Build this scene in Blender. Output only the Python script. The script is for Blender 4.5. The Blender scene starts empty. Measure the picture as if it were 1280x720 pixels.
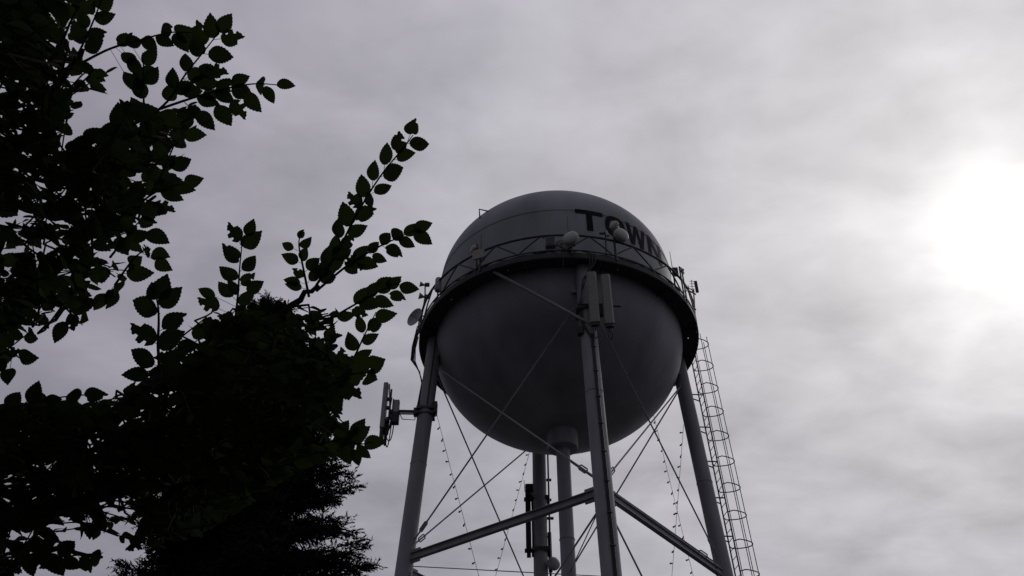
import bpy, bmesh, math, random
import numpy as np
from mathutils import Vector, Matrix
R_ = math.radians
random.seed(7); rng = np.random.default_rng(11)
scene = bpy.context.scene
col = scene.collection

# ------------------------------------------------------------------ camera
F_PX = 1119.3; PITCH = 0.70579; ROLL = -0.00561; EYE = Vector((0, 0, 1.6))
fw = Vector((0, math.cos(PITCH), math.sin(PITCH))); rt = Vector((1, 0, 0)); up = rt.cross(fw)
r2 = math.cos(ROLL) * rt + math.sin(ROLL) * up
u2 = -math.sin(ROLL) * rt + math.cos(ROLL) * up
cd = bpy.data.cameras.new('camera'); cam = bpy.data.objects.new('camera', cd); col.objects.link(cam)
m = Matrix((r2, u2, -fw)).transposed().to_4x4(); m.translation = EYE
cam.matrix_world = m
cd.sensor_width = 36; cd.lens = F_PX / 1280 * 36; cd.clip_start = 0.05; cd.clip_end = 6000
scene.camera = cam

# ------------------------------------------------------------------ world
SUN_DIR = Vector((0.4911, 0.6246, 0.6072)).normalized()
SUN_EL = math.asin(SUN_DIR.z); SUN_AZ = math.atan2(SUN_DIR.x, SUN_DIR.y)
w = bpy.data.worlds.new('World'); scene.world = w; w.use_nodes = True
nt = w.node_tree; nt.nodes.clear()
def N(t, **k):
    n = nt.nodes.new(t)
    for a, b in k.items(): setattr(n, a, b)
    return n
def L(a, b): nt.links.new(a, b)
def mth(op, a, b=None, c=None):
    n = N('ShaderNodeMath', operation=op)
    for i, v in enumerate((a, b, c)):
        if v is None: continue
        if isinstance(v, (int, float)): n.inputs[i].default_value = v
        else: L(v, n.inputs[i])
    return n.outputs[0]
out = N('ShaderNodeOutputWorld'); bg = N('ShaderNodeBackground'); L(bg.outputs[0], out.inputs[0])
bg.inputs[1].default_value = 0.1
sky = N('ShaderNodeTexSky', sky_type='NISHITA', sun_disc=False)
sky.sun_elevation = SUN_EL; sky.sun_rotation = SUN_AZ
tc = N('ShaderNodeTexCoord')
nrm = N('ShaderNodeVectorMath', operation='NORMALIZE'); L(tc.outputs['Generated'], nrm.inputs[0])
dot = N('ShaderNodeVectorMath', operation='DOT_PRODUCT'); L(nrm.outputs[0], dot.inputs[0]); dot.inputs[1].default_value = SUN_DIR
th = mth('MULTIPLY', mth('ARCCOSINE', mth('MINIMUM', dot.outputs['Value'], 0.99999)), 180 / math.pi)
# light scattered through the cloud deck falls off with the angle from the veiled sun
def bell(width, power, amp): return mth('MULTIPLY', mth('EXPONENT', mth('MULTIPLY', mth('POWER', mth('DIVIDE', th, width), power), -1.0)), amp)
broad = mth('ADD', bell(56.0, 1.8, 0.475), bell(9.0, 1.0, 0.15))
core = bell(4.7, 1.6, 0.8)
# flat cloud deck overhead: project the direction on a plane
sep = N('ShaderNodeSeparateXYZ'); L(nrm.outputs[0], sep.inputs[0])
zz = mth('ADD', mth('MAXIMUM', sep.outputs[2], 0.0), 0.18)
cmb = N('ShaderNodeCombineXYZ'); L(mth('DIVIDE', sep.outputs[0], zz), cmb.inputs[0]); L(mth('DIVIDE', sep.outputs[1], zz), cmb.inputs[1])
mp = N('ShaderNodeMapping'); L(cmb.outputs[0], mp.inputs[0]); mp.inputs['Rotation'].default_value = (0, 0, R_(-24)); mp.inputs['Scale'].default_value = (1.0, 1.35, 1); mp.inputs['Location'].default_value = (3.7, 1.9, 0)
def noise(scale, det, dist, rough=0.55):
    n = N('ShaderNodeTexNoise'); L(mp.outputs[0], n.inputs['Vector'])
    n.inputs['Scale'].default_value = scale; n.inputs['Detail'].default_value = det
    n.inputs['Distortion'].default_value = dist; n.inputs['Roughness'].default_value = rough
    return n.outputs[0]
c1 = mth('SUBTRACT', noise(1.9, 2, 0.2), 0.5); c2 = mth('SUBTRACT', noise(4.6, 4, 0.35, 0.5), 0.5); c3 = mth('SUBTRACT', noise(13.0, 4, 0.3, 0.5), 0.5)
cl = mth('ADD', 1.0, mth('ADD', mth('ADD', mth('MULTIPLY', c1, 0.45), mth('MULTIPLY', c2, 0.78)), mth('MULTIPLY', c3, 0.22)))
# an overcast dome is about three times brighter overhead than at the horizon
dome = mth('ADD', mth('MULTIPLY', mth('MAXIMUM', sep.outputs[2], 0.0), 0.17), 0.028)
lum = mth('MULTIPLY', mth('ADD', mth('ADD', broad, core), dome), cl)
ramp = N('ShaderNodeValToRGB'); L(mth('DIVIDE', th, 90.0), ramp.inputs[0])
ramp.color_ramp.elements[0].color = (1, 0.985, 0.985, 1); ramp.color_ramp.elements[0].position = 0.05
ramp.color_ramp.elements[1].color = (0.965, 0.918, 1.07, 1); ramp.color_ramp.elements[1].position = 0.6
vm = N('ShaderNodeVectorMath', operation='SCALE'); L(ramp.outputs[0], vm.inputs[0]); L(mth('MULTIPLY', lum, 10.0), vm.inputs['Scale'])
mix = N('ShaderNodeMix', data_type='RGBA'); mix.inputs[0].default_value = 0.965
L(sky.outputs[0], mix.inputs[6]); L(vm.outputs[0], mix.inputs[7]); L(mix.outputs[2], bg.inputs[0])

# ------------------------------------------------------------------ sun, exposure
sl = bpy.data.lights.new('sun', 'SUN'); sl.energy = 0.5; sl.angle = R_(14); sl.color = (1, 0.96, 0.9)
so = bpy.data.objects.new('sun', sl); col.objects.link(so)
so.rotation_euler = SUN_DIR.to_track_quat('Z', 'Y').to_euler()
vs = scene.view_settings; vs.view_transform = 'Standard'; vs.look = 'None'; vs.exposure = 0; vs.gamma = 1; vs.use_curve_mapping = False
scene.render.engine = 'CYCLES'

# ------------------------------------------------------------------ pixel -> direction / points
def ray(px, py):
    return (r2 * ((px - 640) / F_PX) - u2 * ((py - 360) / F_PX) + fw).normalized()
def P(px, py, d): return EYE + ray(px, py) * d
def to_px(p):
    q = Vector(p) - EYE
    z = q.dot(fw)
    return 640 + F_PX * q.dot(r2) / z, 360 - F_PX * q.dot(u2) / z

# ------------------------------------------------------------------ materials
def mat(name, c, rough=0.6, metal=0.0, vary=0.15, scale=3.0, bump=0.0, bscale=20, streak=0.0, trans=0.0, spec=0.5, matte=False):
    M = bpy.data.materials.new(name); M.use_nodes = True; t = M.node_tree; b = t.nodes['Principled BSDF']
    b.inputs['Roughness'].default_value = rough; b.inputs['Metallic'].default_value = metal; b.inputs['Specular IOR Level'].default_value = spec
    co = t.nodes.new('ShaderNodeTexCoord'); n = t.nodes.new('ShaderNodeTexNoise')
    mp_ = t.nodes.new('ShaderNodeMapping'); t.links.new(co.outputs['Object'], mp_.inputs[0]); t.links.new(mp_.outputs[0], n.inputs['Vector'])
    if streak: mp_.inputs['Scale'].default_value = (1, 1, streak)
    n.inputs['Scale'].default_value = scale; n.inputs['Detail'].default_value = 6
    r = t.nodes.new('ShaderNodeValToRGB'); t.links.new(n.outputs[0], r.inputs[0])
    r.color_ramp.elements[0].position = 0.3; r.color_ramp.elements[1].position = 0.7
    r.color_ramp.elements[0].color = tuple(x * (1 - vary) for x in c) + (1,)
    r.color_ramp.elements[1].color = tuple(min(1, x * (1 + vary)) for x in c) + (1,)
    t.links.new(r.outputs[0], b.inputs['Base Color'])
    if bump:
        n2 = t.nodes.new('ShaderNodeTexNoise'); n2.inputs['Scale'].default_value = bscale; n2.inputs['Detail'].default_value = 4
        t.links.new(co.outputs['Object'], n2.inputs['Vector'])
        bp = t.nodes.new('ShaderNodeBump'); bp.inputs['Strength'].default_value = bump; bp.inputs['Distance'].default_value = 0.02
        t.links.new(n2.outputs[0], bp.inputs['Height']); t.links.new(bp.outputs[0], b.inputs['Normal'])
    if matte:      # leaves, needles and bark: no sheen
        df = t.nodes.new('ShaderNodeBsdfDiffuse'); t.links.new(r.outputs[0], df.inputs[0]); t.links.new(df.outputs[0], t.nodes['Material Output'].inputs[0])
        t.nodes.remove(b); b = df
    if trans:
        tr = t.nodes.new('ShaderNodeBsdfTranslucent'); ms = t.nodes.new('ShaderNodeMixShader'); ms.inputs[0].default_value = trans
        tr.inputs[0].default_value = (c[0] * 1.6, c[1] * 1.75, c[2] * 0.9, 1)
        o_ = t.nodes['Material Output']; t.links.new(b.outputs[0], ms.inputs[1]); t.links.new(tr.outputs[0], ms.inputs[2]); t.links.new(ms.outputs[0], o_.inputs[0])
    return M
MT = {
 'paint': mat('grey_tank_paint', (0.315, 0.327, 0.37), 0.65, 0, 0.2, 0.9, 0.12, 6, streak=0.35, spec=0.2),
 'leg': mat('grey_steel_paint', (0.32, 0.328, 0.355), 0.6, 0, 0.18, 2.5, 0.1, 12, streak=0.25, spec=0.25),
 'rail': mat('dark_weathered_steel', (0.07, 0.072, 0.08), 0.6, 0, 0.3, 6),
 'deck': mat('shaded_stained_deck_steel', (0.045, 0.046, 0.05), 0.7, 0, 0.3, 4),  # stained grey deck paint, base colour darkened to hold the underside's shade
 'black': mat('black_rubber', (0.02, 0.02, 0.022), 0.55, 0, 0.2, 8),
 'letter': mat('black_lettering_paint', (0.008, 0.008, 0.01), 0.7, 0, 0.25, 3, spec=0.1),
 'white': mat('weathered_white_plastic', (0.46, 0.45, 0.41), 0.5, 0, 0.08, 5),
 'cream': mat('cream_plastic', (0.42, 0.40, 0.33), 0.55, 0, 0.1, 5),
 'panel': mat('aged_panel_plastic', (0.24, 0.24, 0.225), 0.55, 0, 0.08, 5),
 'grey': mat('grey_plastic', (0.34, 0.35, 0.37), 0.5, 0, 0.1, 5),
 'galv': mat('galvanised_steel', (0.3, 0.31, 0.33), 0.45, 0.5, 0.2, 9),
 'bark': mat('elm_bark', (0.04, 0.034, 0.028), 0.9, 0, 0.4, 14, matte=True),
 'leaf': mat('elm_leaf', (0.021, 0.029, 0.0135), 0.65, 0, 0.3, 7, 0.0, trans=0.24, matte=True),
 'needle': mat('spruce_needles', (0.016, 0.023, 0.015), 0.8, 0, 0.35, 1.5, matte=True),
 'ground': mat('low_bounce_gravel', (0.018, 0.017, 0.016), 0.95, 0, 0.45, 0.35, 0.5, 3),  # out-of-view ground, colour darkened to cut bounce light on the tank bowl
 'concrete': mat('concrete', (0.3, 0.29, 0.27), 0.9, 0, 0.2, 4, 0.2, 20),
}

# ------------------------------------------------------------------ mesh builder
class MB:
    def __init__(s): s.v = []; s.f = []
    def add(s, vs_, fs):
        o = len(s.v); s.v += [tuple(q) for q in vs_]; s.f += [tuple(i + o for i in f) for f in fs]
    def box(s, c, size, ax=None):
        c = Vector(c); X, Y, Z = ax or (Vector((1, 0, 0)), Vector((0, 1, 0)), Vector((0, 0, 1)))
        a, b, d = (q / 2 for q in size); vs_ = []
        for k in (-1, 1):
            for j in (-1, 1):
                for i in (-1, 1): vs_.append(c + X * a * i + Y * b * j + Z * d * k)
        s.add(vs_, [(0, 2, 3, 1), (4, 5, 7, 6), (0, 1, 5, 4), (2, 6, 7, 3), (0, 4, 6, 2), (1, 3, 7, 5)])
    def cbox(s, c, size, ax=None, ch=0.02):
        # box with chamfered long edges (prism along Z)
        c = Vector(c); X, Y, Z = ax or (Vector((1, 0, 0)), Vector((0, 1, 0)), Vector((0, 0, 1)))
        a, b, d = (q / 2 for q in size)
        pf = [(a - ch, -b), (a, -b + ch), (a, b - ch), (a - ch, b), (-a + ch, b), (-a, b - ch), (-a, -b + ch), (-a + ch, -b)]
        vs_ = [c + X * x + Y * y - Z * d for x, y in pf] + [c + X * x + Y * y + Z * d for x, y in pf]
        s.add(vs_, [tuple(range(7, -1, -1)), tuple(range(8, 16))] + [(i, (i + 1) % 8, (i + 1) % 8 + 8, i + 8) for i in range(8)])
    def tube(s, pts, rad, n=8, cap=True, closed=False):
        pts = [Vector(q) for q in pts]; K = len(pts)
        rads = rad if isinstance(rad, (list, tuple)) else [rad] * K
        vs_ = []; ref = None
        for k, q in enumerate(pts):
            if closed: t = pts[(k + 1) % K] - pts[k - 1]
            else: t = pts[min(k + 1, K - 1)] - pts[max(k - 1, 0)]
            t.normalize()
            if ref is None: ref = Vector((0, 0, 1)) if abs(t.z) < .9 else Vector((1, 0, 0))
            a = ref - t * ref.dot(t)
            if a.length < 1e-4: a = t.orthogonal()
            a.normalize(); b = t.cross(a); ref = a
            for i in range(n):
                g = 2 * math.pi * i / n
                vs_.append(q + (a * math.cos(g) + b * math.sin(g)) * rads[k])
        fs = []
        for k in range(K if closed else K - 1):
            k2 = (k + 1) % K
            for i in range(n): fs.append((k * n + i, k * n + (i + 1) % n, k2 * n + (i + 1) % n, k2 * n + i))
        if cap and not closed: fs += [tuple(range(n - 1, -1, -1)), tuple(range((K - 1) * n, K * n))]
        s.add(vs_, fs)
    def lathe(s, prof, c=(0, 0, 0), n=48, axis=None):
        # prof: list of (r, h) along axis
        Z = (axis or Vector((0, 0, 1))).normalized(); X = Z.orthogonal().normalized() if axis is not None else Vector((1, 0, 0)); Y = Z.cross(X); c = Vector(c)
        vs_ = []; idx = []
        for r, h in prof:
            if r < 1e-6: idx.append([len(vs_)]); vs_.append(c + Z * h)
            else:
                idx.append(list(range(len(vs_), len(vs_) + n)))
                for i in range(n):
                    g = 2 * math.pi * i / n; vs_.append(c + (X * math.cos(g) + Y * math.sin(g)) * r + Z * h)
        fs = []
        for a, b in zip(idx, idx[1:]):
            for i in range(n):
                j = (i + 1) % n
                if len(a) == 1 and len(b) == 1: continue
                if len(a) == 1: fs.append((a[0], b[j], b[i]))
                elif len(b) == 1: fs.append((a[i], a[j], b[0]))
                else: fs.append((a[i], a[j], b[j], b[i]))
        s.add(vs_, fs)
    def build(s, name, material, parent=None, smooth=35):
        me = bpy.data.meshes.new(name); me.from_pydata(s.v, [], s.f); me.update()
        if smooth:
            me.shade_smooth(); me.set_sharp_from_angle(angle=R_(smooth))
        me.materials.append(MT[material] if isinstance(material, str) else material)
        o = bpy.data.objects.new(name, me); col.objects.link(o)
        if parent is not None:
            o.parent = parent
            if parent.type == 'EMPTY' or parent.location.length: o.matrix_parent_inverse = Matrix.Translation(parent_loc(parent)).inverted()
        return o
def parent_loc(o):
    p = Vector(o.location)
    return p
def thing(name, label, cat, loc=(0, 0, 0), group=None):
    o = bpy.data.objects.new(name, None); col.objects.link(o); o.location = loc; o.empty_display_size = 0.3
    o['label'] = label; o['category'] = cat
    if group: o['group'] = group
    return o
def one(mb, name, material, parent): return mb.build(name, material, parent)

# ------------------------------------------------------------------ ground
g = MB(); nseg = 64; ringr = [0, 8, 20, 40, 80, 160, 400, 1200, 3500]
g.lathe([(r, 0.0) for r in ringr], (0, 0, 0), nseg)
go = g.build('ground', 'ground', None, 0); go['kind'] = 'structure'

# ------------------------------------------------------------------ water tower
TX, TY, H = 1.6803, 26.437, 19.6142 + 1.6
RB, CB = 4.5, 3.617; RS, HS, CD = 4.431, 2.634, 3.3315; RR = 5.07
AZ0 = 0.14317; LEGR, SPLAY = 4.495, 0.0572
ZMID = 11.265 + 1.6; ZLOW = 3.1 + 1.6
TC = Vector((TX, TY, 0))
def cyl(r, az, z): return Vector((TX + r * math.cos(az), TY + r * math.sin(az), z))
LEGAZ = [AZ0 + a for a in (math.pi, -math.pi / 2, 0, math.pi / 2)]      # left, front, right, back
def legp(i, z, dr=0): return cyl(LEGR + SPLAY * (H - z) + dr, LEGAZ[i], z)
def hit_cyl(px, py, r):
    d = ray(px, py); ox, oy = EYE.x - TX, EYE.y - TY
    a = d.x * d.x + d.y * d.y; b = 2 * (ox * d.x + oy * d.y); c = ox * ox + oy * oy - r * r
    q = b * b - 4 * a * c
    t = (-b - math.sqrt(q)) / (2 * a) if q > 0 else -b / (2 * a)
    p = EYE + d * t
    return math.atan2(p.y - TY, p.x - TX), p.z - H
def at_az(px, py, Y): 
    d = ray(px, py); return EYE + d * ((Y - EYE.y) / d.y)
def shell_r(z):
    if z > HS:
        t = (z - HS) / CD; return RS * math.sqrt(max(0, 1 - t * t))
    if z >= 0: return RS
    t = -z / CB; return RB * math.sqrt(max(0, 1 - t * t))

tower = thing('water_tower', 'grey four-legged steel water tower with a round tank lettered TOWN', 'water tower', (TX, TY, 0))
b = MB(); b.lathe([(RB * math.cos(a), H - CB * math.sin(a)) for a in [math.pi / 2 * (1 - i / 40) for i in range(41)]], TC, 128)
bowl = b.build('tank_bowl', 'paint', tower, 60)
b = MB(); prof = [(RS, H), (RS, H + HS * .33), (RS, H + HS * .66), (RS, H + HS)] + [(RS * math.cos(a), H + HS + CD * math.sin(a)) for a in [math.pi / 2 * i / 36 for i in range(1, 37)]]
prof[-1] = (0, H + HS + CD)
b.lathe(prof, TC, 128); shell = b.build('tank_shell', 'paint', tower, 60)
b = MB(); b.tube([cyl(RS + .004, 2 * math.pi * i / 128, H + HS + .08) for i in range(128)], 0.010, 6, closed=True); b.build('weld_seam', 'paint', shell)
# vertical plate seams of the shell
for k in range(14):
    a = R_(-95 + k * 360 / 14); b = MB(); b.tube([cyl(RS - .002, a, H + .05 + j * (HS) / 6) for j in range(7)], 0.006, 5); b.build('weld_seam', 'paint', shell)
# roof guard rail
b = MB(); b.tube([P(600, 274, 32.9), P(599, 261.5, 33.0), P(612.5, 264.5, 33.0), P(616, 266, 33.25)], .03, 8)
b.build('roof_handrail', 'rail', shell)
# roof hatch + finial vent on the crown
b = MB(); b.lathe([(0.32, H + HS + CD - .05), (0.32, H + HS + CD + .25), (0.42, H + HS + CD + .25), (0.3, H + HS + CD + .4), (0, H + HS + CD + .46)], TC, 24); b.build('roof_vent', 'paint', shell)
# lettering
def letter(name, polys, a0, a1, z0=1.8, z1=2.78):
    b = MB()
    for poly in polys:
        pts = []
        for u, v in poly:
            z = z0 + (z1 - z0) * v; pts.append(cyl(shell_r(z) + .016, R_(a0 + (a1 - a0) * u), H + z))
        b.add(pts, [tuple(range(len(pts)))])
    o = b.build(name, 'letter', shell, 0); return o
def rect(x0, x1, y0, y1, n=1): return [[(x0 + (x1 - x0) * i / n, y0), (x0 + (x1 - x0) * (i + 1) / n, y0), (x0 + (x1 - x0) * (i + 1) / n, y1), (x0 + (x1 - x0) * i / n, y1)] for i in range(n)]
letter('letter', rect(0, 1, .8, 1, 6) + rect(.39, .61, 0, .8, 1), -83.2, -70.2)
def oring(n=36, t=.22, sv=.19):
    ps = []
    def sp(g, a, b_): 
        c_, s_ = math.cos(g), math.sin(g); e = .8
        return (.5 + a * math.copysign(abs(c_) ** e, c_), .5 + b_ * math.copysign(abs(s_) ** e, s_))
    for i in range(n):
        g0, g1 = 2 * math.pi * i / n, 2 * math.pi * (i + 1) / n
        ps.append([sp(g0, .5, .51), sp(g1, .5, .51), sp(g1, .5 - t, .51 - sv), sp(g0, .5 - t, .51 - sv)])
    return ps
letter('letter', oring(), -69.2, -58.8)
wl = [[(0, 1), (.19, 1), (.27, .36), (.27, 0), (.17, 0)], [(.27, .36), (.42, 1), (.5, 1), (.5, .7), (.36, 0), (.27, 0)]]
letter('letter', wl + [[(1 - x, y) for x, y in q][::-1] for q in wl], -58.0, -46.0)
letter('letter', rect(0, .22, 0, 1) + rect(.78, 1, 0, 1) + [[(.22, 1), (.22, .64), (.78, 0), (.78, .36)][::-1]], -44.3, -32.5)

# legs
LR = 0.262
for i in range(4):
    b = MB(); b.tube([legp(i, z) for z in (0.35, 5, ZMID, 17, H - 1.2, H - .1)], LR, 28); lo = b.build('leg', 'leg', tower)
    ax = (legp(i, 10) - legp(i, 11)).normalized()
    for z in (ZMID + 3.2, ZMID - 3.4, 5.6):
        b = MB(); p = legp(i, z); b.lathe([(LR + .004, -.02), (LR + .012, -.012), (LR + .012, .012), (LR + .004, .02)], p, 28, -ax); b.build('weld_ring', 'leg', lo)
    b = MB(); p = legp(i, 0.3); b.box(p, (0.9, 0.9, 0.06)); b.build('base_plate', 'leg', lo)
    b = MB(); b.cbox((p.x, p.y, 0.12), (1.5, 1.5, 0.3), ch=.05); b.build('footing', 'concrete', lo)
    # saddle plate under the tank
    b = MB(); er = Vector((math.cos(LEGAZ[i]), math.sin(LEGAZ[i]), 0)); et = Vector((-er.y, er.x, 0))
    b.box(cyl(LEGR - .12, LEGAZ[i], H - .55), (0.05, 0.78, 0.95), (er, et, Vector((0, 0, 1)))); b.build('saddle_plate', 'leg', lo)
# struts (pair of channels back to back)
def strut(i, j, z):
    A, B = legp(i, z), legp(j, z); d = (B - A).normalized(); A = A + d * (LR - .02); B = B - d * (LR - .02)
    n = Vector((-d.y, d.x, 0)); Z = Vector((0, 0, 1)); Ln = (B - A).length; c = (A + B) / 2
    b = MB(); b.box(c, (Ln, .025, .2), (d, n, Z)); b.box(c + Z * .1025, (Ln, .15, .022), (d, n, Z)); b.box(c - Z * .1025, (Ln, .15, .022), (d, n, Z))
    s = b.build('strut', 'leg', tower)
    for e, pp in ((1, A), (-1, B)):
        b = MB(); b.box(pp + d * e * .17, (.34, .05, .42), (d, n, Z)); b.build('gusset_plate', 'leg', s)
for z in (ZMID, ZLOW):
    for i in range(4): strut(i, (i + 1) % 4, z - (.38 if i in (2, 3) else 0))
# tie rods with turnbuckles
def tie_rod(i, zi, j, zj, r=0.026):
    A0, B0 = legp(i, zi), legp(j, zj); d = (B0 - A0).normalized(); A = A0 + d * (LR * .8); B = B0 - d * (LR * .95)
    b = MB(); b.tube([A, B], r, 8); o = b.build('tie_rod', 'leg', tower)
    c = B - d * .62; n = d.cross(Vector((0, 0, 1))).normalized(); u = n.cross(d)
    b = MB()
    for s in (-1, 1): b.tube([c - d * .2, c - d * .13 + u * s * .065, c + d * .13 + u * s * .065, c + d * .2], .022, 6)
    b.build('turnbuckle', 'leg', o)
    b = MB(); b.box(B + d * .02, (.26, .04, .16), (d, n, u)); b.build('clevis', 'leg', o)
    b = MB(); b.box(A, (.3, .04, .14), (d, n, u)); b.build('clevis', 'leg', o)
for i in range(4):
    j = (i + 1) % 4
    tie_rod(i, H - 1.15, j, ZMID + .25); tie_rod(j, H - 1.15, i, ZMID + .25)
    tie_rod(i, ZMID - .3, j, ZLOW + .3); tie_rod(j, ZMID - .3, i, ZLOW + .3)
    tie_rod(i, ZLOW - .3, j, .8); tie_rod(j, ZLOW - .3, i, .8)
# riser
b = MB(); b.tube([cyl(0, 0, z) for z in (0.1, 8, 14, H - CB + .1)], .232, 28); ris = b.build('riser_pipe', 'leg', tower)
b = MB(); b.lathe([(.23, H - CB - .62), (.5, H - CB - .60), (.52, H - CB - .55), (.52, H - CB + .14), (.3, H - CB + .2)], TC, 40); b.build('collar', 'leg', ris)
for z in (ZMID + .9, ZMID - 3):
    b = MB(); b.tube([cyl(.235, 2 * math.pi * i / 28, z) for i in range(28)], .018, 6, closed=True); b.build('weld_ring', 'leg', ris)
for i in range(4):
    b = MB(); b.tube([legp(i, ZMID - .22, -.2), cyl(.2, LEGAZ[i], ZMID - .22)], .016, 6); b.build('stay_rod', 'leg', ris)
# conduit pipe from deck to front leg
b = MB(); q0 = cyl(4.95, R_(-117.5), H - .12); q1 = legp(1, H - 2.68, .26); b.tube([q0, q1], .052, 10); b.build('brace_pipe', 'leg', tower)

# balcony deck
deck = None
holes = {1, 5, 8, 13, 14, 16, 20, 22}
rad = [4.40, 4.70, 4.75, 5.05]; NP = 24
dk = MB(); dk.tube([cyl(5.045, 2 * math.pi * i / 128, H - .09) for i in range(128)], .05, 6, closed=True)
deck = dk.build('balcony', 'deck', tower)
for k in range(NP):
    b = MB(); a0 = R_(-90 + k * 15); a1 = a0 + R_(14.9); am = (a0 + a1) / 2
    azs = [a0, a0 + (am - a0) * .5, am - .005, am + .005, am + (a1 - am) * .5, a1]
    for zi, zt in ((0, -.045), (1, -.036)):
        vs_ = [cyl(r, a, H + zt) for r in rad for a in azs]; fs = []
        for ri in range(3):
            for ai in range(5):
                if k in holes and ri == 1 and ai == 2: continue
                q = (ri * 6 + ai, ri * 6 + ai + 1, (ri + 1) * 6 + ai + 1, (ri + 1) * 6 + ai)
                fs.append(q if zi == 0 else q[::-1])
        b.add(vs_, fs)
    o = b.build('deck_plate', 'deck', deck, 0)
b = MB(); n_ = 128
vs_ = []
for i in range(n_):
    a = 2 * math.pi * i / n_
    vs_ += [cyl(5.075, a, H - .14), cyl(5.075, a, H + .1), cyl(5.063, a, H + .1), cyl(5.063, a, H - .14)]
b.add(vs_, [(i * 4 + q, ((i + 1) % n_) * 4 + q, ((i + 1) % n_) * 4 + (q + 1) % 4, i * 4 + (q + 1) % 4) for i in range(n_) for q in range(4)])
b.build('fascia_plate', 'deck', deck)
for k in range(12):
    a = AZ0 + 2 * math.pi * k / 12 + .13; er = Vector((math.cos(a), math.sin(a), 0)); et = Vector((-er.y, er.x, 0))
    b = MB(); A = [cyl(4.47, a, H - .2), cyl(4.47, a, H - .05), cyl(5.02, a, H - .05), cyl(5.02, a, H - .12)]
    b.add([q + et * .006 for q in A] + [q - et * .006 for q in A], [(0, 1, 2, 3), (7, 6, 5, 4), (0, 4, 5, 1), (1, 5, 6, 2), (2, 6, 7, 3), (3, 7, 4, 0)])
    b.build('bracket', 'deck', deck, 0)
# railing
rl = MB(); rl.tube([cyl(RR, 2 * math.pi * i / 160, H + .88) for i in range(160)], .042, 8, closed=True)
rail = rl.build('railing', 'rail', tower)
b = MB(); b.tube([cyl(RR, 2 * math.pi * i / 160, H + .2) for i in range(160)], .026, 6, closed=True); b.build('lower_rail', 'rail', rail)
NB = 40
for k in range(NB):
    a0 = R_(-90 + k * 9 + 1); a1 = a0 + R_(9)
    z0_, z1_ = (.2, .88) if k % 2 == 0 else (.88, .2)
    b = MB(); b.tube([cyl(RR, a0, H + z0_), cyl(RR, (a0 + a1) / 2, H + (z0_ + z1_) / 2), cyl(RR, a1, H + z1_)], .027, 6); b.build('lattice_bar', 'rail', rail)
    if k % 4 == 0:
        b = MB(); b.tube([cyl(RR, a0, H - .1), cyl(RR, a0, H + .22)], .026, 6); b.build('post', 'rail', rail)
# cables bundled along the balcony inside the rail
for q in range(3):
    b = MB(); pts = []
    for i in range(100):
        a = R_(-185 + i * 1.95); pts.append(cyl(RR - .07 - .04 * q, a, H + .24 + .04 * math.sin(i * .37 + q * 2) + .03 * math.sin(i * 1.1 + q)))
    b.tube(pts, .016, 5); b.build('balcony_cable', 'black', deck)

# ladder with safety cage on the right leg
azl = LEGAZ[2] + .015; erl = Vector((math.cos(azl), math.sin(azl), 0)); etl = Vector((-erl.y, erl.x, 0))
def ladp(z, dr=0, dt=0): return cyl(5.17 + .033 * (H - z), azl, z) + erl * dr + etl * dt
ztop, zbot = H + 1.05, 3.0
b = MB(); b.tube([ladp(ztop, 0, -.21), ladp(0.1, 0, -.21)], .026, 6); lad = b.build('ladder', 'rail', tower)
b = MB(); b.tube([ladp(ztop, 0, .21), ladp(0.1, 0, .21)], .026, 6); b.build('side_rail', 'rail', lad)
z = .4
while z < ztop:
    b = MB(); b.tube([ladp(z, 0, -.21), ladp(z, 0, .21)], .012, 5); b.build('rung', 'rail', lad); z += .305
def hoop(t):  # t 0..1 around the cage
    g = math.pi * t; return (.02 + .68 * math.sin(g), -.36 * math.cos(g)) if 0 < t < 1 else (0, -.21 if t == 0 else .21)
z = zbot
while z < ztop + .05:
    b = MB(); b.tube([ladp(z, *hoop(i / 18)) for i in range(19)], .019, 5); b.build('cage_hoop', 'rail', lad); z += 1.0
for t in (.14, .34, .5, .66, .86):
    b = MB(); b.tube([ladp(ztop, *hoop(t)), ladp(zbot, *hoop(t))], .014, 5); b.build('cage_bar', 'rail', lad)
z = 2.0
while z < H - .8:
    for s in (-.21, .21):
        b = MB(); b.tube([legp(2, z, .2) + etl * s * .5, ladp(z, 0, s)], .024, 5); b.build('standoff', 'rail', lad)
    z += 1.35

# cable run down the front leg, with clips
def leg_side(i, z, ang, off):
    c = legp(i, z); base = math.atan2(EYE.y - c.y, EYE.x - c.x) + R_(ang)
    return c + Vector((math.cos(base), math.sin(base), 0)) * (LR + off)
cb = None
for q, an in enumerate((14, 21, 27)):
    b = MB(); b.tube([leg_side(1, z, an, .025) for z in (H - 3.1, 16, 13, 10, 6, 1)], .022, 6)
    o = b.build('leg_cable', 'black', tower)
z = H - 3.6
while z > 1.5:
    b = MB(); b.tube([leg_side(1, z, an, .05) for an in (6, 14, 22, 33)], .022, 6); b.build('cable_clamp', 'rail', tower); z -= .92
# cable bundle at the top of the left leg
for q in range(5):
    o_ = .05 * q; a_ = LEGAZ[0] - .05 + .03 * q
    b = MB(); b.tube([cyl(5.12 + .02 * q, a_, H + .2), cyl(5.2 + .03 * q, a_ - .01, H - .3 - .1 * q), cyl(5.17 + .04 * q, a_, H - .9 - .1 * q), cyl(5.0, a_, H - 1.35 - .1 * q), cyl(4.87, LEGAZ[0] - .01 * q, H - 1.9), legp(0, H - 3, .29) + Vector((0, -.1 + o_, 0))], .02, 5)
    b.build('leg_cable', 'black', tower)
b = MB(); b.tube([leg_side(0, z, 4, .02) for z in (H - .2, H - 1.2, H - 2.2, H - 3.0)], .02, 5); b.build('leg_cable', 'black', tower)
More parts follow.
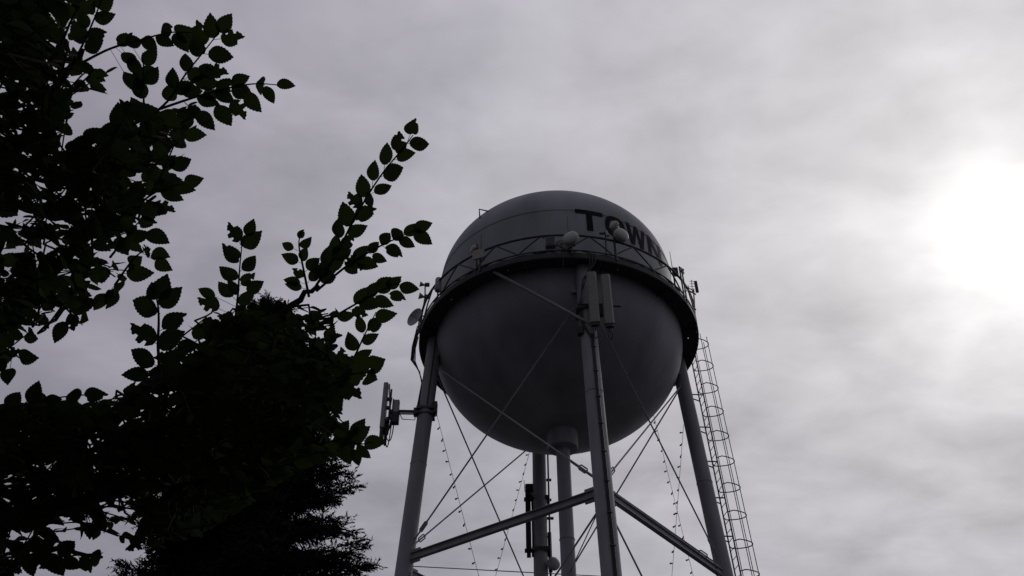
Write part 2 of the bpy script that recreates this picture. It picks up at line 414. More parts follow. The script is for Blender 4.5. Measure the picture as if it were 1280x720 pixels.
# cables up to the panels near the front leg top
for q in range(3):
    b = MB(); A = cyl(5.1, R_(-80.5 + q), H + .15)
    b.tube([A, cyl(5.12, R_(-80.7 + q), H - .3), cyl(5.0, R_(-82.5 - .6 * q), H - 1.0), leg_side(1, H - 1.9, -52 + 9 * q, .06), leg_side(1, H - 2.7, -40 + 9 * q, .03), leg_side(1, H - 3.3, 14 + 5 * q, .03)], .018, 5); b.build('leg_cable', 'black', tower)

# ------------------------------------------------------------------ antennas
Z3 = Vector((0, 0, 1))
def axes(d):
    d = Vector(d).normalized(); r = d.cross(Z3).normalized(); return d, r, r.cross(d)
def adir(az, el=0): return Vector((math.cos(R_(az)) * math.cos(R_(el)), math.sin(R_(az)) * math.cos(R_(el)), math.sin(R_(el))))
def drum(label, c, d, r, depth, foot, matl='white', name='drum_antenna'):
    c = Vector(c); d, rr, u = axes(d)
    t = thing(name, label, 'antenna', foot)
    b = MB(); b.lathe([(r * .98, .0), (r * .985, .015), (r * .9, .04 * r / .25), (r * .6, .075 * r / .25), (0, .09 * r / .25)], c, 32, d); b.build('radome', matl, t)
    b = MB(); b.lathe([(0, -depth * 1.0), (r * .45, -depth), (r * .8, -depth * .62), (r, -depth * .45), (r, 0), (r * .97, .004)], c, 32, d); b.build('shroud', matl, t)
    b = MB(); b.cbox(c - d * (depth + .06), (.16, .16, .14), (rr, u, d), .02); b.build('radio_unit', 'grey', t)
    top = Vector((foot[0], foot[1], c.z + .16)); b = MB(); b.tube([foot, top], .03, 8); b.build('mast', 'rail', t)
    b = MB(); b.tube([c - d * (depth + .05), Vector((foot[0], foot[1], c.z))], .03, 6); b.tube([Vector((foot[0], foot[1], c.z - .07)), Vector((foot[0], foot[1], c.z + .07))], .05, 8); b.build('bracket', 'rail', t)
    return t
def dish(label, c, d, r, foot, matl='grey', name='dish_antenna', dep=.28):
    c = Vector(c); d, rr, u = axes(d); t = thing(name, label, 'antenna', foot)
    K = 7; pr = [(r * i / K, dep * r * (i / K) ** 2 - dep * r) for i in range(K + 1)]
    b = MB(); b.lathe(pr + [(r * 1.02, 0), (r * 1.02, -.02)] + [(x, h - .018) for x, h in pr[::-1]], c, 36, d); b.build('reflector', matl, t)
    b = MB(); b.tube([c - d * dep * r, c + d * r * .55], .014, 6); b.lathe([(0, 0), (.035, .0), (.05, .06), (0, .07)], c + d * r * .5, 10, -d); b.build('feed', 'grey', t)
    top = Vector((foot[0], foot[1], c.z + .2)); b = MB(); b.tube([foot, top], .028, 8); b.build('mast', 'rail', t)
    b = MB(); b.tube([c - d * dep * r, Vector((foot[0], foot[1], c.z))], .035, 6); b.build('bracket', 'rail', t)
    return t
def rail_pt(px, py, r=5.16):
    az, z = hit_cyl(px, py, r); return az, z, cyl(r, az, H + z)
def foot_at(az, r=5.0, z=-.02): return tuple(cyl(r, az, H + z))
AG = 'antennas on the balcony railing'
# white drum left of the T
az, z, c = rail_pt(713, 297, 5.32); drum('white drum antenna on the railing just left of the letter T', c, adir(-112, 4), .27, .22, foot_at(az + .01, 5.1), 'white')
# drum in front of the O
az, z, c = rail_pt(777.5, 293, 5.3); drum('white drum antenna on a mast in front of the letter O', c, adir(-62, 0), .26, .24, foot_at(az - .035, 5.1), 'white')
az, z, c = rail_pt(767, 281, 5.16); drum('small white round antenna high on the mast before the letter O', c, adir(-128, 10), .17, .14, foot_at(az + .005, 5.02), 'cream')
# small dark cluster left of it
az, z, c = rail_pt(757, 293, 5.12)
t = thing('bullet_radio', 'small dark radio cluster on a short mast below the letter O', 'antenna', foot_at(az))
b = MB(); b.tube([foot_at(az), c + Z3 * .15], .026, 6); b.build('mast', 'rail', t)
b = MB(); b.tube([c + Vector((-.2, -.03, .02)), c + Vector((-.04, 0, .05))], .045, 8); b.build('radio_unit', 'rail', t)
b = MB(); b.tube([c + Vector((.02, -.03, .12)), c + Vector((.06, -.05, -.12))], .05, 8); b.build('radio_unit', 'grey', t)
b = MB(); b.tube([c + Vector((-.1, 0, .1)), c + Vector((.1, 0, .1))], .02, 6); b.build('bracket', 'rail', t)
# flat cream panel with a dish behind, left part of railing
az, z, c = rail_pt(598, 318, 5.2)
t = thing('flat_panel_antenna', 'square cream flat panel antenna clamped to the railing', 'antenna', foot_at(az))
d, rr, u = axes(adir(math.degrees(az) + 14, -6))
b = MB(); b.cbox(c, (.4, .36, .07), (rr, u, d), .03); b.build('panel', 'cream', t)
b = MB(); b.tube([Vector(foot_at(az, 5.1)), cyl(5.1, az, H + z + .32)], .028, 6); b.build('mast', 'rail', t)
b = MB(); b.cbox(c - d * .1, (.14, .2, .12), (rr, u, d), .02); b.build('bracket', 'rail', t)
az, z, c = rail_pt(591, 311, 5.02); drum('small cream round antenna behind the square cream flat panel', c, adir(-150, 8), .15, .12, foot_at(az + .03, 4.98), 'cream')
# dish seen from behind below the white drum + junction box
az, z, c = rail_pt(702, 307, 5.0); dish('grey dish antenna behind the railing beside the equipment box', c, adir(-100, 5), .27, foot_at(az, 4.85), 'paint')
az, z, c = rail_pt(688, 304, 5.0)
t = thing('equipment_box', 'dark equipment box hung inside the balcony railing', 'box', foot_at(az))
d, rr, u = axes(adir(math.degrees(az)))
b = MB(); b.cbox(c, (.34, .38, .2), (rr, u, d), .02); b.build('case', 'galv', t)
b = MB(); b.box(c + d * .108, (.3, .34, .012), (rr, u, d)); b.build('door', 'rail', t)
b = MB(); b.tube([c - u * .19, c - u * .3 + d * .05, foot_at(az)], .02, 5); b.build('cable', 'black', t)
# whip antennas
for px, py0, py1, lab in ((711, 302, 270, 'thin whip antenna rising beside the white drum left of the T'), (601, 318, 293, 'thin whip antenna rising behind the square cream panel'), (842, 345, 320, 'thin whip antenna on the railing just past the letter N')):
    az, z, c = rail_pt(px, py0, 5.0); _, z1, c1 = rail_pt(px, py1, 5.0)
    t = thing('whip_antenna', lab, 'antenna', foot_at(az, 5.0))
    b = MB(); b.tube([foot_at(az, 5.0), cyl(5.0, az, H + z + .1)], .028, 6); b.build('mount', 'rail', t)
    b = MB(); b.tube([cyl(5.0, az, H + z + .1), cyl(5.0, az, H + z1)], [.016, .009], 5); b.build('whip', 'black', t)
# left side: large grey dish, twin horns on a post
az = R_(-171); base = cyl(5.12, az, H - .02)
c = at_az(518, 396, base.y - .15)
dish('large grey dish antenna on the railing end nearest the elm leaves', c, (-.62, -.74, .05), .36, tuple(cyl(5.14, az, H + .05)), 'grey', dep=.3)
c = at_az(530, 371, base.y); c2 = at_az(530, 356, base.y)
t = thing('horn_radio', 'twin horn radios stacked on a thin post above the large dish', 'antenna', tuple(cyl(5.12, az + .03, H)))
pb = cyl(5.12, az + .03, H)
b = MB(); b.tube([pb, Vector((c.x + .04, base.y, c.z)), Vector((c2.x + .04, base.y, c2.z + .05))], .026, 6); b.build('mast', 'rail', t)
for cc, s in ((c, 1.25), (c2, 1.0)):
    b = MB(); b.lathe([(.03, -.05), (.05, .0), (.11 * s, .13 * s), (.1 * s, .13 * s), (0, .04)], cc + Vector((-.03, 0, 0)), 14, Vector((-1, -.25, .12))); b.build('horn', 'grey', t)
    b = MB(); b.cbox(cc + Vector((.12, 0, 0)), (.18 * s, .12, .11 * s), None, .02); b.build('radio_unit', 'rail', t)
az, z, c = rail_pt(548, 356, 5.05)
t = thing('canister_antenna', 'short grey canister antenna against the left edge of the tank', 'antenna', foot_at(az, 5.05))
b = MB(); b.lathe([(0, -.3), (.1, -.29), (.12, -.26), (.12, .24), (.1, .28), (0, .3)], c, 20); b.build('radome', 'grey', t)
b = MB(); b.tube([foot_at(az, 5.05), c - Z3 * .28], .03, 6); b.build('mast', 'rail', t)
# right side
az, z, c = rail_pt(852.5, 338, 5.1); az = R_(-31); f = foot_at(az, 5.08)
c = Vector((f[0], f[1], 0)) + Vector((.2, -.1, 0)); c = at_az(852.5, 338, c.y)
dish('small dark dish antenna on the railing beyond the letter N', c, (.75, -.62, .1), .15, f, 'grey', dep=.35)
az = R_(-33.5); f = foot_at(az, 5.08); c = at_az(844, 340, f[1])
t = thing('radio_unit', 'dark radio unit strapped to the railing beside the small dish', 'radio', f)
b = MB(); b.tube([f, Vector((f[0], f[1], c.z + .25))], .03, 6); b.build('mast', 'rail', t)
b = MB(); b.cbox(c, (.2, .16, .3), None, .03); b.build('case', 'black', t)
b = MB(); b.tube([c - Z3 * .14, c + Vector((.16, 0, -.35)), Vector((f[0], f[1], H + .2))], .02, 5); b.build('cable', 'black', t)
# yagi + slim panel on outrigger arms
azy = R_(-14); fy = cyl(5.07, azy, H); Yy = fy.y
pA, pB = at_az(867, 362, Yy), at_az(870, 416, Yy)
t = thing('outrigger_mast', 'slim dark panel and yagi antennas on an outrigger mast past the letter N', 'antenna', tuple(fy + Vector((.1, 0, 0))))
b = MB(); b.tube([pB, pA], .026, 6); b.build('mast', 'rail', t)
for py in (368, 387):
    q = at_az(868, py, Yy); b = MB(); b.tube([q + Vector((.05, 0, 0)), Vector((cyl(5.07, azy - .05, 0).x - .12, Yy - .25, q.z))], .026, 6); b.build('arm', 'rail', t)
b = MB(); c = at_az(870.5, 358.5, Yy - .05); b.cbox(c, (.11, .08, .52), None, .02); b.build('panel', 'black', t)
b = MB(); c0, c1_ = at_az(865.5, 366, Yy), at_az(864.5, 350, Yy); b.tube([c0, c1_], .014, 5)
for k in range(5):
    q = c0.lerp(c1_, .1 + k * .2); b.tube([q - Vector((.09, 0, 0)), q + Vector((.09, 0, 0))], .01, 5)
b.build('yagi', 'rail', t)
b = MB(); c0 = at_az(861, 360, Yy - .2); b.tube([at_az(860, 357, Yy - .2), at_az(862, 366, Yy - .2)], .018, 5); b.tube([c0, at_az(867, 364, Yy)], .016, 5); b.build('dipole', 'rail', t)

# panels on tower legs
def sector_panel(t, c, h, wd, dp, d, matl='panel'):
    d, rr, u = axes(d); u = Z3; d = Vector((d.x, d.y, 0)).normalized(); rr = d.cross(Z3)
    b = MB(); b.cbox(c, (wd, dp, h), (rr, d, u), .045); p = b.build('panel', matl, t)
    b = MB(); b.cbox(c - u * (h / 2 + .06), (wd * .8, dp * .8, .12), (rr, d, u), .03); b.build('end_cap', 'black', p)
    for s in (-.32, .32):
        b = MB(); b.box(c - d * (dp / 2 + .06) + u * s * h, (.1, .13, .1), (rr, d, u)); b.build('bracket', 'rail', p)
    b = MB(); pc = c - d * (dp / 2 + .14); b.tube([pc - u * (h * .56), pc + u * (h * .5)], .032, 8); b.build('mounting_pipe', 'rail', p)
    for q in (-.06, .06):
        b = MB(); e = c - u * (h / 2 + .12) + rr * q; b.tube([e, e - u * .18, e - u * .3 - d * .14, e - u * .25 - d * .3 - rr * q], .016, 5); b.build('cable', 'black', p)
fl = legp(1, H - 1.6); dcam = Vector((EYE.x - fl.x, EYE.y - fl.y, 0)).normalized()
YA = fl.y - .62
for x, yc, ln, lab in ((759, 374, 1.95, 'tall pale panel antenna on the crossbar end clear of the tower leg'), (741.3, 371.5, 2.0, 'tall pale panel antenna overlapping the top of the cabled tower leg')):
    c = at_az(x, yc, YA); t = thing('sector_antenna', lab, 'antenna', tuple(c - Vector((0, 0, ln / 2)))); sector_panel(t, c, ln, .31, .14, dcam)
c = at_az(740, 381, YA + .24); c2 = at_az(776, 383, YA + .24); c0 = at_az(722, 380, YA + .24)
b = MB(); b.tube([c0, c2], .034, 8); b.build('crossbar', 'rail', t)
b = MB(); q = Vector((fl.x, fl.y, c.z)); b.tube([q, Vector((fl.x + .05, YA + .24, c.z))], .05, 8); b.box(q, (.66, .62, .14)); b.build('leg_clamp', 'rail', t)
b = MB(); q = at_az(726, 414, YA + .4); b.cbox(q, (.2, .2, .26), None, .03); b.build('junction_box', 'black', t)
b = MB(); q = at_az(752, 388, YA + .3); b.cbox(q, (.2, .2, .4), None, .03); b.build('junction_box', 'black', t)

# array standing off the left leg
ll = legp(0, H - 3.05); YB = ll.y
t = thing('sector_antenna', 'slim grey panel antenna with radios and looping cables on a stand-off arm', 'antenna', tuple(ll + Vector((-.3, 0, 0))))
pc = at_az(480, 513, YB); top = at_az(482.5, 478, YB); bot = at_az(476.5, 548, YB)
ax = (top - bot).normalized(); ax = (ax + Z3 * 1.5).normalized()
X_ = Vector((1, 0, 0)); X_ = (X_ - ax * X_.dot(ax)).normalized(); Yv = ax.cross(X_)
hl = (top - bot).length
b = MB(); b.cbox(pc + ax * .16, (.16, .3, hl - .45), (X_, Yv, ax), .035); pnl = b.build('panel', 'grey', t)
b = MB(); b.cbox(pc - ax * (hl / 2 - .18), (.13, .25, .42), (X_, Yv, ax), .03); b.build('end_cap', 'black', pnl)
mx = at_az(487, 513, YB)
b = MB(); b.tube([mx - ax * .95, mx + ax * .85], .034, 8); b.build('mounting_pipe', 'rail', t)
b = MB(); b.tube([mx + X_ * .1 - ax * .6, mx + X_ * .1 + ax * .45], .026, 8); b.build('mounting_pipe', 'rail', t)
for s in (-.4, .1, .45):
    b = MB(); b.box(mx + ax * s - X_ * .1, (.26, .1, .1), (X_, Yv, ax)); b.build('bracket', 'rail', t)
for s, sz in ((.05, (.2, .22, .62)), (-.32, (.24, .24, .4))):
    b = MB(); b.cbox(mx + X_ * .22 + ax * s, sz, (X_, Yv, ax), .03); b.build('radio_unit', 'black' if s < 0 else 'grey', t)
b = MB(); e0 = at_az(497, 514, YB); e1 = ll + Vector((-LR - .02, 0, 0)); e1.z = e0.z - .02
b.tube([e0, e1], .055, 8); b.tube([e0 + Vector((0, 0, -.1)), e1 + Vector((0, 0, -.1))], .03, 6); b.build('arm', 'rail', t)
b = MB(); b.box(Vector((ll.x, ll.y, e0.z)), (.6, .56, .09)); b.box(Vector((ll.x, ll.y, e0.z - .2)), (.6, .56, .06)); b.box(Vector((ll.x + .33, ll.y - .1, e0.z + .05)), (.12, .26, .4)); b.box(Vector((ll.x - .33, ll.y - .05, e0.z - .08)), (.14, .2, .26)); b.build('leg_clamp', 'rail', t)
for q in range(13):
    b = MB(); r_ = random.uniform; s0 = mx + X_ * r_(-.12, .26) - ax * r_(.3, .5); s1 = mx + X_ * r_(-.2, .05) - ax * r_(.6, .8)
    lo = (s0 + s1) / 2 - ax * r_(.6, 1.7) + X_ * r_(-.08, .16) + Yv * r_(-.15, .15)
    pts = [s0.lerp(lo, k / 4) * (1 - k / 4) + (lo.lerp(s1, k / 4)) * (k / 4) for k in range(5)]
    pts = [s0 * (1 - u) ** 2 + lo * 2 * u * (1 - u) + s1 * u * u for u in [k / 8 for k in range(9)]]
    b.tube(pts, .019, 5); b.build('cable', 'black', t)
for q in range(5):
    b = MB(); b.cbox(mx + ax * random.uniform(-.55, .4) + X_ * random.uniform(-.08, .2) + Yv * random.uniform(-.12, .12), (.09, .12, random.uniform(.12, .26)), (X_, Yv, ax), .015); b.build('connector_block', 'black', t)
for q in range(1):
    b = MB(); hz_ = random.uniform(-.3, .1); b.tube([mx + X_ * .3 + ax * hz_, mx + X_ * .45 - ax * (.35 + .1 * q), ll + Vector((-.34, -.15 + .06 * q, -.5 - .1 * q)), ll + Vector((-.2, -.25 + .03 * q, .1))], .016, 5); b.build('cable', 'black', t)
b = MB(); b.tube([at_az(487, 480, YB), mx], .02, 6); b.tube([at_az(490, 497, YB), mx], .018, 6); b.build('whip', 'rail', t)

# black panel on the back leg
bl = legp(3, 15.2); YC = bl.y - .1
t = thing('sector_antenna', 'black panel antenna with a radio unit clamped beside the central riser pipe', 'antenna', tuple(bl + Vector((-.5, 0, 0))))
t['label'] = 'slim black panel antenna with radio unit strapped to a thin background leg'
c = at_az(660.5, 657, YC); hC = 2.05
b = MB(); b.cbox(c, (.2, .2, hC), None, .03); pnl = b.build('panel', 'black', t)
b = MB(); b.cbox(c - Z3 * (hC / 2 + .1), (.15, .15, .2), None, .02); b.build('end_cap', 'black', pnl)
b = MB(); b.tube([c + Vector((.16, .05, -1.2)), c + Vector((.16, .05, 1.5))], .035, 8); b.build('mounting_pipe', 'rail', t)
for py in (624, 688):
    q = at_az(672, py, YC); b = MB(); b.box(Vector((legp(3, q.z).x, bl.y, q.z)), (.64, .64, .14)); b.box(Vector((bl.x - .38, bl.y - .08, q.z)), (.4, .12, .12)); b.build('leg_clamp', 'rail', t)
q = at_az(662, 614, YC); b = MB(); b.cbox(q, (.34, .26, .5), None, .04); b.build('radio_unit', 'black', t)
b = MB(); b.tube([at_az(655, 600, YC), at_az(656, 615, YC)], .012, 5); b.tube([at_az(656, 609, YC), q], .012, 5); b.build('whip', 'rail', t)
b = MB(); b.tube([at_az(664, 616, YC - .3), at_az(674, 626, YC - .35)], .04, 6); b.build('bracket', 'galv', t)
YD = legp(3, 14).y - .05
t = thing('cable_riser', 'vertical cable run with clamps up the background leg', 'cable', tuple(legp(3, 8) + Vector((.34, 0, 0))))
b = MB(); b.tube([legp(3, H - 1.5) + Vector((.34, -.05, 0)), legp(3, 12) + Vector((.36, -.05, 0)), legp(3, 1) + Vector((.36, -.05, 0))], .035, 6); b.build('cable', 'black', t)
for py in (600, 625, 648, 690):
    q = at_az(685, py, YD); b = MB(); b.box(q, (.26 if py != 648 else .42, .08, .08)); b.build('clamp', 'rail', t)
b = MB(); b.cbox(at_az(687.5, 690, YD), (.14, .14, 1.5), None, .03); b.build('junction_box', 'black', t)
c = at_az(692.5, 704, YD - .3); drum('small drum antenna low on the background leg', c, (.35, -.9, .05), .24, .22, tuple(at_az(688, 722, YD)), 'grey')

# ------------------------------------------------------------------ string lights
def light_string(T, px, py, Y, label, step=.42):
    T = Vector(T); Q = at_az(px, py, Y); d = (Q - T); B = T + d * ((T.z - .05) / -d.z)
    t = thing('string_light', label, 'string light', tuple(B), 'strings of bulbs hung from the tank')
    b = MB(); n = 24; sag = .25
    pt = lambda u: T.lerp(B, u) - Z3 * sag * 4 * u * (1 - u)
    b.tube([pt(i / n) for i in range(n + 1)], .007, 4); cord = b.build('cord', 'black', t, 0)
    Ln = (B - T).length; k = 0; b = MB()
    b.lathe([(0, -.13), (.022, -.115), (.032, -.085), (.02, -.05), (.016, 0), (0, .005)], (0, 0, 0), 7)
    first = None; s = .3
    while s < Ln * .78:
        p = pt(s / Ln)
        if first is None:
            first = b.build('bulb', 'rail', None); o = first
        else: o = first.copy(); col.objects.link(o)
        o.parent = t; o.matrix_parent_inverse = Matrix.Translation(t.location).inverted(); o.location = p; o.rotation_euler = (.5 * math.sin(k), .9 + .5 * math.cos(k * 1.7), 0); k += 1; s += step
light_string(legp(0, H - 2.95, -.3), 598, 709, 26.2, 'string of bulbs slanting from the leg that carries the stand-off antenna')
light_string(legp(3, H - 1.6, -.1) + Vector((-.35, 0, 0)), 617, 722, 29.8, 'string of bulbs hanging from the background leg toward the left')
light_string(cyl(4.6, R_(38), H - .2), 868, 722, 29.0, 'string of bulbs slanting toward the caged ladder and crossing another string')
light_string(legp(2, H - 2.9, -.3), 838, 722, 27.2, 'string of bulbs hanging inward from the leg beside the caged ladder')

# ------------------------------------------------------------------ elm tree
def leaf_mesh(seed, teeth=9, holes=False):
    r = random.Random(seed); mid = [(0, 0, 0)]; 
    bow = r.uniform(-.06, .08); fold = r.uniform(.04, .34); droop = r.uniform(-.04, .3)
    wmax = r.uniform(.34, .41)
    def wd(t): return wmax * (math.sin(math.pi * min(1, t) ** .82) ** .78) * (1 - .18 * t) if 0 < t < 1 else 0
    verts = []; K = 6
    def sp(t, s, wv): 
        x = t; y = s * wv + bow * math.sin(math.pi * t); z = fold * wv - droop * t * t + .015 * math.sin(t * 9 + s)
        return (x, y, z)
    for k in range(K + 1): verts.append(sp(k / K, 0, 0))
    faces = []
    for s in (1, -1):
        ids = []
        asym = r.uniform(.9, 1.08)
        for k in range(teeth):
            t0 = (k + .35 + r.uniform(-.12, .12)) / teeth; t1 = (k + .82) / teeth
            cut = 1.0
            if holes and r.random() < .12: cut = r.uniform(.3, .7)
            verts.append(sp(t0 - .25 / teeth, s, wd(t0) * asym * .955 * cut)); ids.append(len(verts) - 1)
            verts.append(sp(min(.985, t1), s, wd(t1) * asym * 1.03 * cut)); ids.append(len(verts) - 1)
        # faces between midrib and margin
        ring_ = ids + list(range(K, -1, -1))
        # split in strips for a curved blade
        per = len(ids) / K
        prev = 0
        for k in range(K):
            e = round((k + 1) * per) - 1 if k < K - 1 else len(ids) - 1
            seg = ids[prev:e + 1]
            poly = [k] + seg + [k + 1] if k == 0 else [k] + seg + [k + 1]
            faces.append(tuple(poly) if s < 0 else tuple(reversed(poly)))
            prev = e
    # petiole
    o = len(verts); q = .012
    verts += [(-.12, -q, .01), (-.12, q, .01), (.02, q, 0), (.02, -q, 0)]; faces.append((o, o + 1, o + 2, o + 3))
    return np.array(verts), faces
LV = [leaf_mesh(s, 9, s % 3 == 0) for s in range(12)]
leaf_me = []
for v, f in LV:
    me = bpy.data.meshes.new('leaf'); me.from_pydata(v.tolist(), [], f); me.shade_smooth(); me.materials.append(MT['leaf']); leaf_me.append(me)
elm = thing('elm_tree', 'dark elm tree with serrated leaves on long shoots', 'tree', (-4.3, 3.1, 0))
elm_inv = Matrix.Translation(elm.location).inverted()
LEAVES = []          # (matrix, parent or None)
def leaf_matrix(base, tip, normal):
    base, tip = Vector(base), Vector(tip); x = tip - base; ln = x.length; x /= ln
    z = normal - x * normal.dot(x)
    if z.length < 1e-3: z = x.orthogonal()
    z.normalize(); y = z.cross(x)
    m = Matrix((x * ln, y * ln, z * ln)).transposed().to_4x4(); m.translation = base; return m
def tilt(n, axis, ang): return Matrix.Rotation(ang, 3, axis) @ n
SPOTS = []           # points on limbs used to hang fill shoots: (pos, radius)
def smooth_path(pts, n=8):
    out = []; P_ = [Vector(q) for q in pts]
    for i in range(len(P_) - 1):
        p0, p1, p2, p3 = P_[max(i - 1, 0)], P_[i], P_[i + 1], P_[min(i + 2, len(P_) - 1)]
        for k in range(n):
            t = k / n
            out.append(.5 * ((2 * p1) + (p2 - p0) * t + (2 * p0 - 5 * p1 + 4 * p2 - p3) * t * t + (3 * p1 - p0 - 3 * p2 + p3) * t ** 3))
    out.append(P_[-1]); return out
def limb(pts, r0, r1, name='limb', spots=True):
    path = smooth_path(pts, 6); n = len(path)
    jit = [q + Vector((random.gauss(0, .008), random.gauss(0, .008), random.gauss(0, .008))) if 0 < i < n - 1 else q for i, q in enumerate(path)]
    b = MB(); b.tube(jit, [r0 + (r1 - r0) * i / (n - 1) for i in range(n)], 8); o = b.build(name, 'bark', elm)
    if spots: SPOTS.extend(jit)
    return jit
trunk = [(-4.3, 3.1, -.05), (-4.25, 3.15, 1.2), (-4.3, 3.1, 2.6), (-4.15, 3.2, 4.2), (-4.2, 3.4, 6.2), (-4.0, 3.6, 8.2)]
tp = limb(trunk, .24, .07, 'trunk', False)
T_ = lambda z: min(tp, key=lambda q: abs(q.z - z))
A_ = limb([T_(2.5), P(-110, 720, 4.9), P(0, 655, 4.6), P(150, 613, 4.3), P(300, 531, 4.0), P(435, 465, 3.75)], .07, .008)
B_ = limb([T_(3.0), P(-120, 640, 4.7), P(0, 585, 4.3), P(120, 525, 4.0), P(250, 450, 3.8), P(340, 402, 3.7), P(398, 356, 3.65)], .06, .008)
C_ = limb([T_(4.1), P(-100, 480, 4.8), P(0, 410, 4.5), P(75, 330, 4.3), P(145, 235, 4.1), P(178, 158, 3.85)], .055, .008)
D_ = limb([T_(5.0), P(-90, 330, 4.9), P(-10, 235, 4.6), P(55, 135, 4.3), P(104, 62, 4.0)], .05, .007)
E_ = limb([T_(2.2), P(-90, 790, 4.6), P(0, 720, 4.3), P(60, 690, 4.1), P(128, 697, 4.0)], .035, .005)
G_ = limb([A_[20], P(230, 610, 4.1), P(330, 570, 3.9), P(440, 545, 3.7)], .02, .005)
I_ = limb([C_[14], P(90, 370, 4.2), P(60, 410, 4.1)], .02, .005)
J_ = limb([C_[20], P(150, 270, 4.1), P(195, 245, 4.0)], .018, .005)
n_frame = len(SPOTS)
# limbs of the crown outside the picture
OFF = []
for q, (a, el_, z) in enumerate(((100, 35, 3.6), (150, 30, 3.2), (190, 35, 4.2), (235, 30, 3.4), (280, 40, 4.6), (120, 60, 7), (200, 55, 7.4), (330, 65, 7.5), (60, 60, 7.8), (260, 65, 7.2))):
    s = T_(z); d = adir(a, el_); Ln = 2.6
    OFF.append(limb([s, s + d * Ln * .4 + Z3 * .1, s + d * Ln * .75 + Z3 * .3, s + d * Ln + Z3 * .6], .055, .008, 'limb', False))

twigs = MB()
def shoot(stem, centres, dists, lpx=27, wob=.38, r=.0055, name='shoot'):
    """stem: pixel polyline base->tip, dists: distance at base and tip, centres: pixel centres of the leaves seen on it"""
    n = len(stem); ds = [dists[0] + (dists[1] - dists[0]) * i / (n - 1) for i in range(n)]
    path = smooth_path([P(x, y, d) for (x, y), d in zip(stem, ds)], 6)
    b = MB(); K = len(path); b.tube(path, [r * (1 - .7 * i / (K - 1)) for i in range(K)], 6); so_ = b.build(name, 'bark', elm)
    pxs = [to_px(q) for q in path]; pet = []
    for cx, cy in centres:
        k = min(range(K), key=lambda i: (pxs[i][0] - cx) ** 2 + (pxs[i][1] - cy) ** 2)
        dist = math.hypot(pxs[k][0] - cx, pxs[k][1] - cy)
        # the petiole starts a little towards the shoot's foot
        back = lpx * .32; kk = k
        while kk > 0 and math.hypot(pxs[kk][0] - pxs[k][0], pxs[kk][1] - pxs[k][1]) < back: kk -= 1
        base = path[kk]; dd = (base - EYE).length
        if k >= K - 2: dd = (path[-1] - EYE).length
        cpos = P(cx, cy, dd + random.uniform(-.02, .02))
        ax = cpos - base
        ax = ax.normalized() if ax.length > 1e-4 else Vector((0, 0, 1))
        ln = lpx * dd / F_PX * random.uniform(.78, 1.12)
        reach = (cpos - base).length
        half = min(ln * .5, max(ln * .26, reach * .92))     # short ones are seen tilted towards or away from the lens
        if reach < half: cpos = base + ax * half * 1.06
        dep_ = math.sqrt(max(0, (ln * .5) ** 2 - half * half)) * random.choice((-1, 1, 1)); vv = (cpos - EYE).normalized()
        hx = ax * half + vv * dep_
        base2 = cpos - hx; tip = cpos + hx; ax = hx.normalized()
        if (base2 - base).length > .012:
            pb = MB(); pb.tube([base, base2 + ax * .004], .0011, 4, False); pet.append(pb)
        vdir = (EYE - cpos).normalized()
        nrm_ = tilt(vdir, ax.normalized(), random.uniform(-wob, wob))
        nrm_ = (nrm_ + ax.normalized() * random.uniform(-.3, .3)).normalized()
        LEAVES.append((leaf_matrix(base2, tip, nrm_), so_))
    for pb in pet: twigs.add(pb.v, pb.f)
    return path
def cr(pts, s, ox, oy): return [(x / s + ox, y / s + oy) for x, y in pts]
C4 = lambda p: cr(p, 2.769, 240, 140)
U1 = lambda p: cr(p, 3.2, 0, 0)
U2 = lambda p: cr(p, 3.2, 0, 200)
B3 = lambda p: cr(p, 2.25, 0, 400)
B5 = lambda p: cr(p, 2.0, 200, 360)
shoot(C4([(430, 600), (500, 490), (570, 355), (650, 225), (735, 120), (765, 80)]), C4([(765, 52), (790, 108), (742, 152), (715, 103), (670, 143), (700, 208), (630, 202), (662, 264), (590, 255), (560, 303), (612, 305), (533, 353), (603, 352), (572, 407), (508, 402), (540, 446), (494, 457), (522, 488), (470, 502), (500, 524), (455, 540), (475, 560)]), (3.65, 3.35), 29)
shoot(C4([(430, 620), (540, 530), (640, 470), (720, 432), (790, 400)]), C4([(800, 437), (745, 452), (700, 485), (650, 506), (608, 528), (565, 535), (760, 405), (715, 422), (672, 437), (630, 466), (585, 487), (550, 512), (800, 396)]), (3.65, 3.5), 25)
shoot(C4([(440, 740), (540, 680), (640, 625), (725, 585)]), C4([(752, 610), (712, 640), (666, 657), (614, 667), (582, 694), (535, 705), (672, 597), (630, 613), (590, 632), (700, 588)]), (3.7, 3.5), 26)
shoot(C4([(150, 720), (160, 620), (165, 540), (175, 440)]), C4([(143, 415), (203, 400), (206, 444), (135, 486), (200, 521), (126, 556), (194, 577), (140, 605), (220, 605), (115, 612), (190, 640), (50, 625), (55, 662)]), (3.7, 3.5))
shoot(C4([(405, 640), (385, 540), (370, 460), (378, 415)]), C4([(330, 463), (340, 506), (380, 422), (394, 452), (391, 491), (366, 556), (350, 602), (420, 525), (430, 560), (345, 585)]), (3.65, 3.55), 21)
shoot(U2([(640, 860), (632, 740), (635, 640), (628, 560), (600, 500)]), U2([(580, 585), (570, 692), (612, 520), (682, 548), (700, 645), (565, 790), (690, 720), (700, 790), (540, 860), (650, 510)]), (3.0, 2.85), 36)
shoot(U1([(600, 450), (760, 395), (900, 355), (1020, 335), (1110, 340)]), U1([(1145, 340), (1078, 382), (1016, 410), (957, 440), (896, 465), (825, 482), (780, 455), (1050, 338), (965, 325), (905, 340), (850, 375), (970, 370), (900, 390), (835, 405)]), (3.8, 3.6))
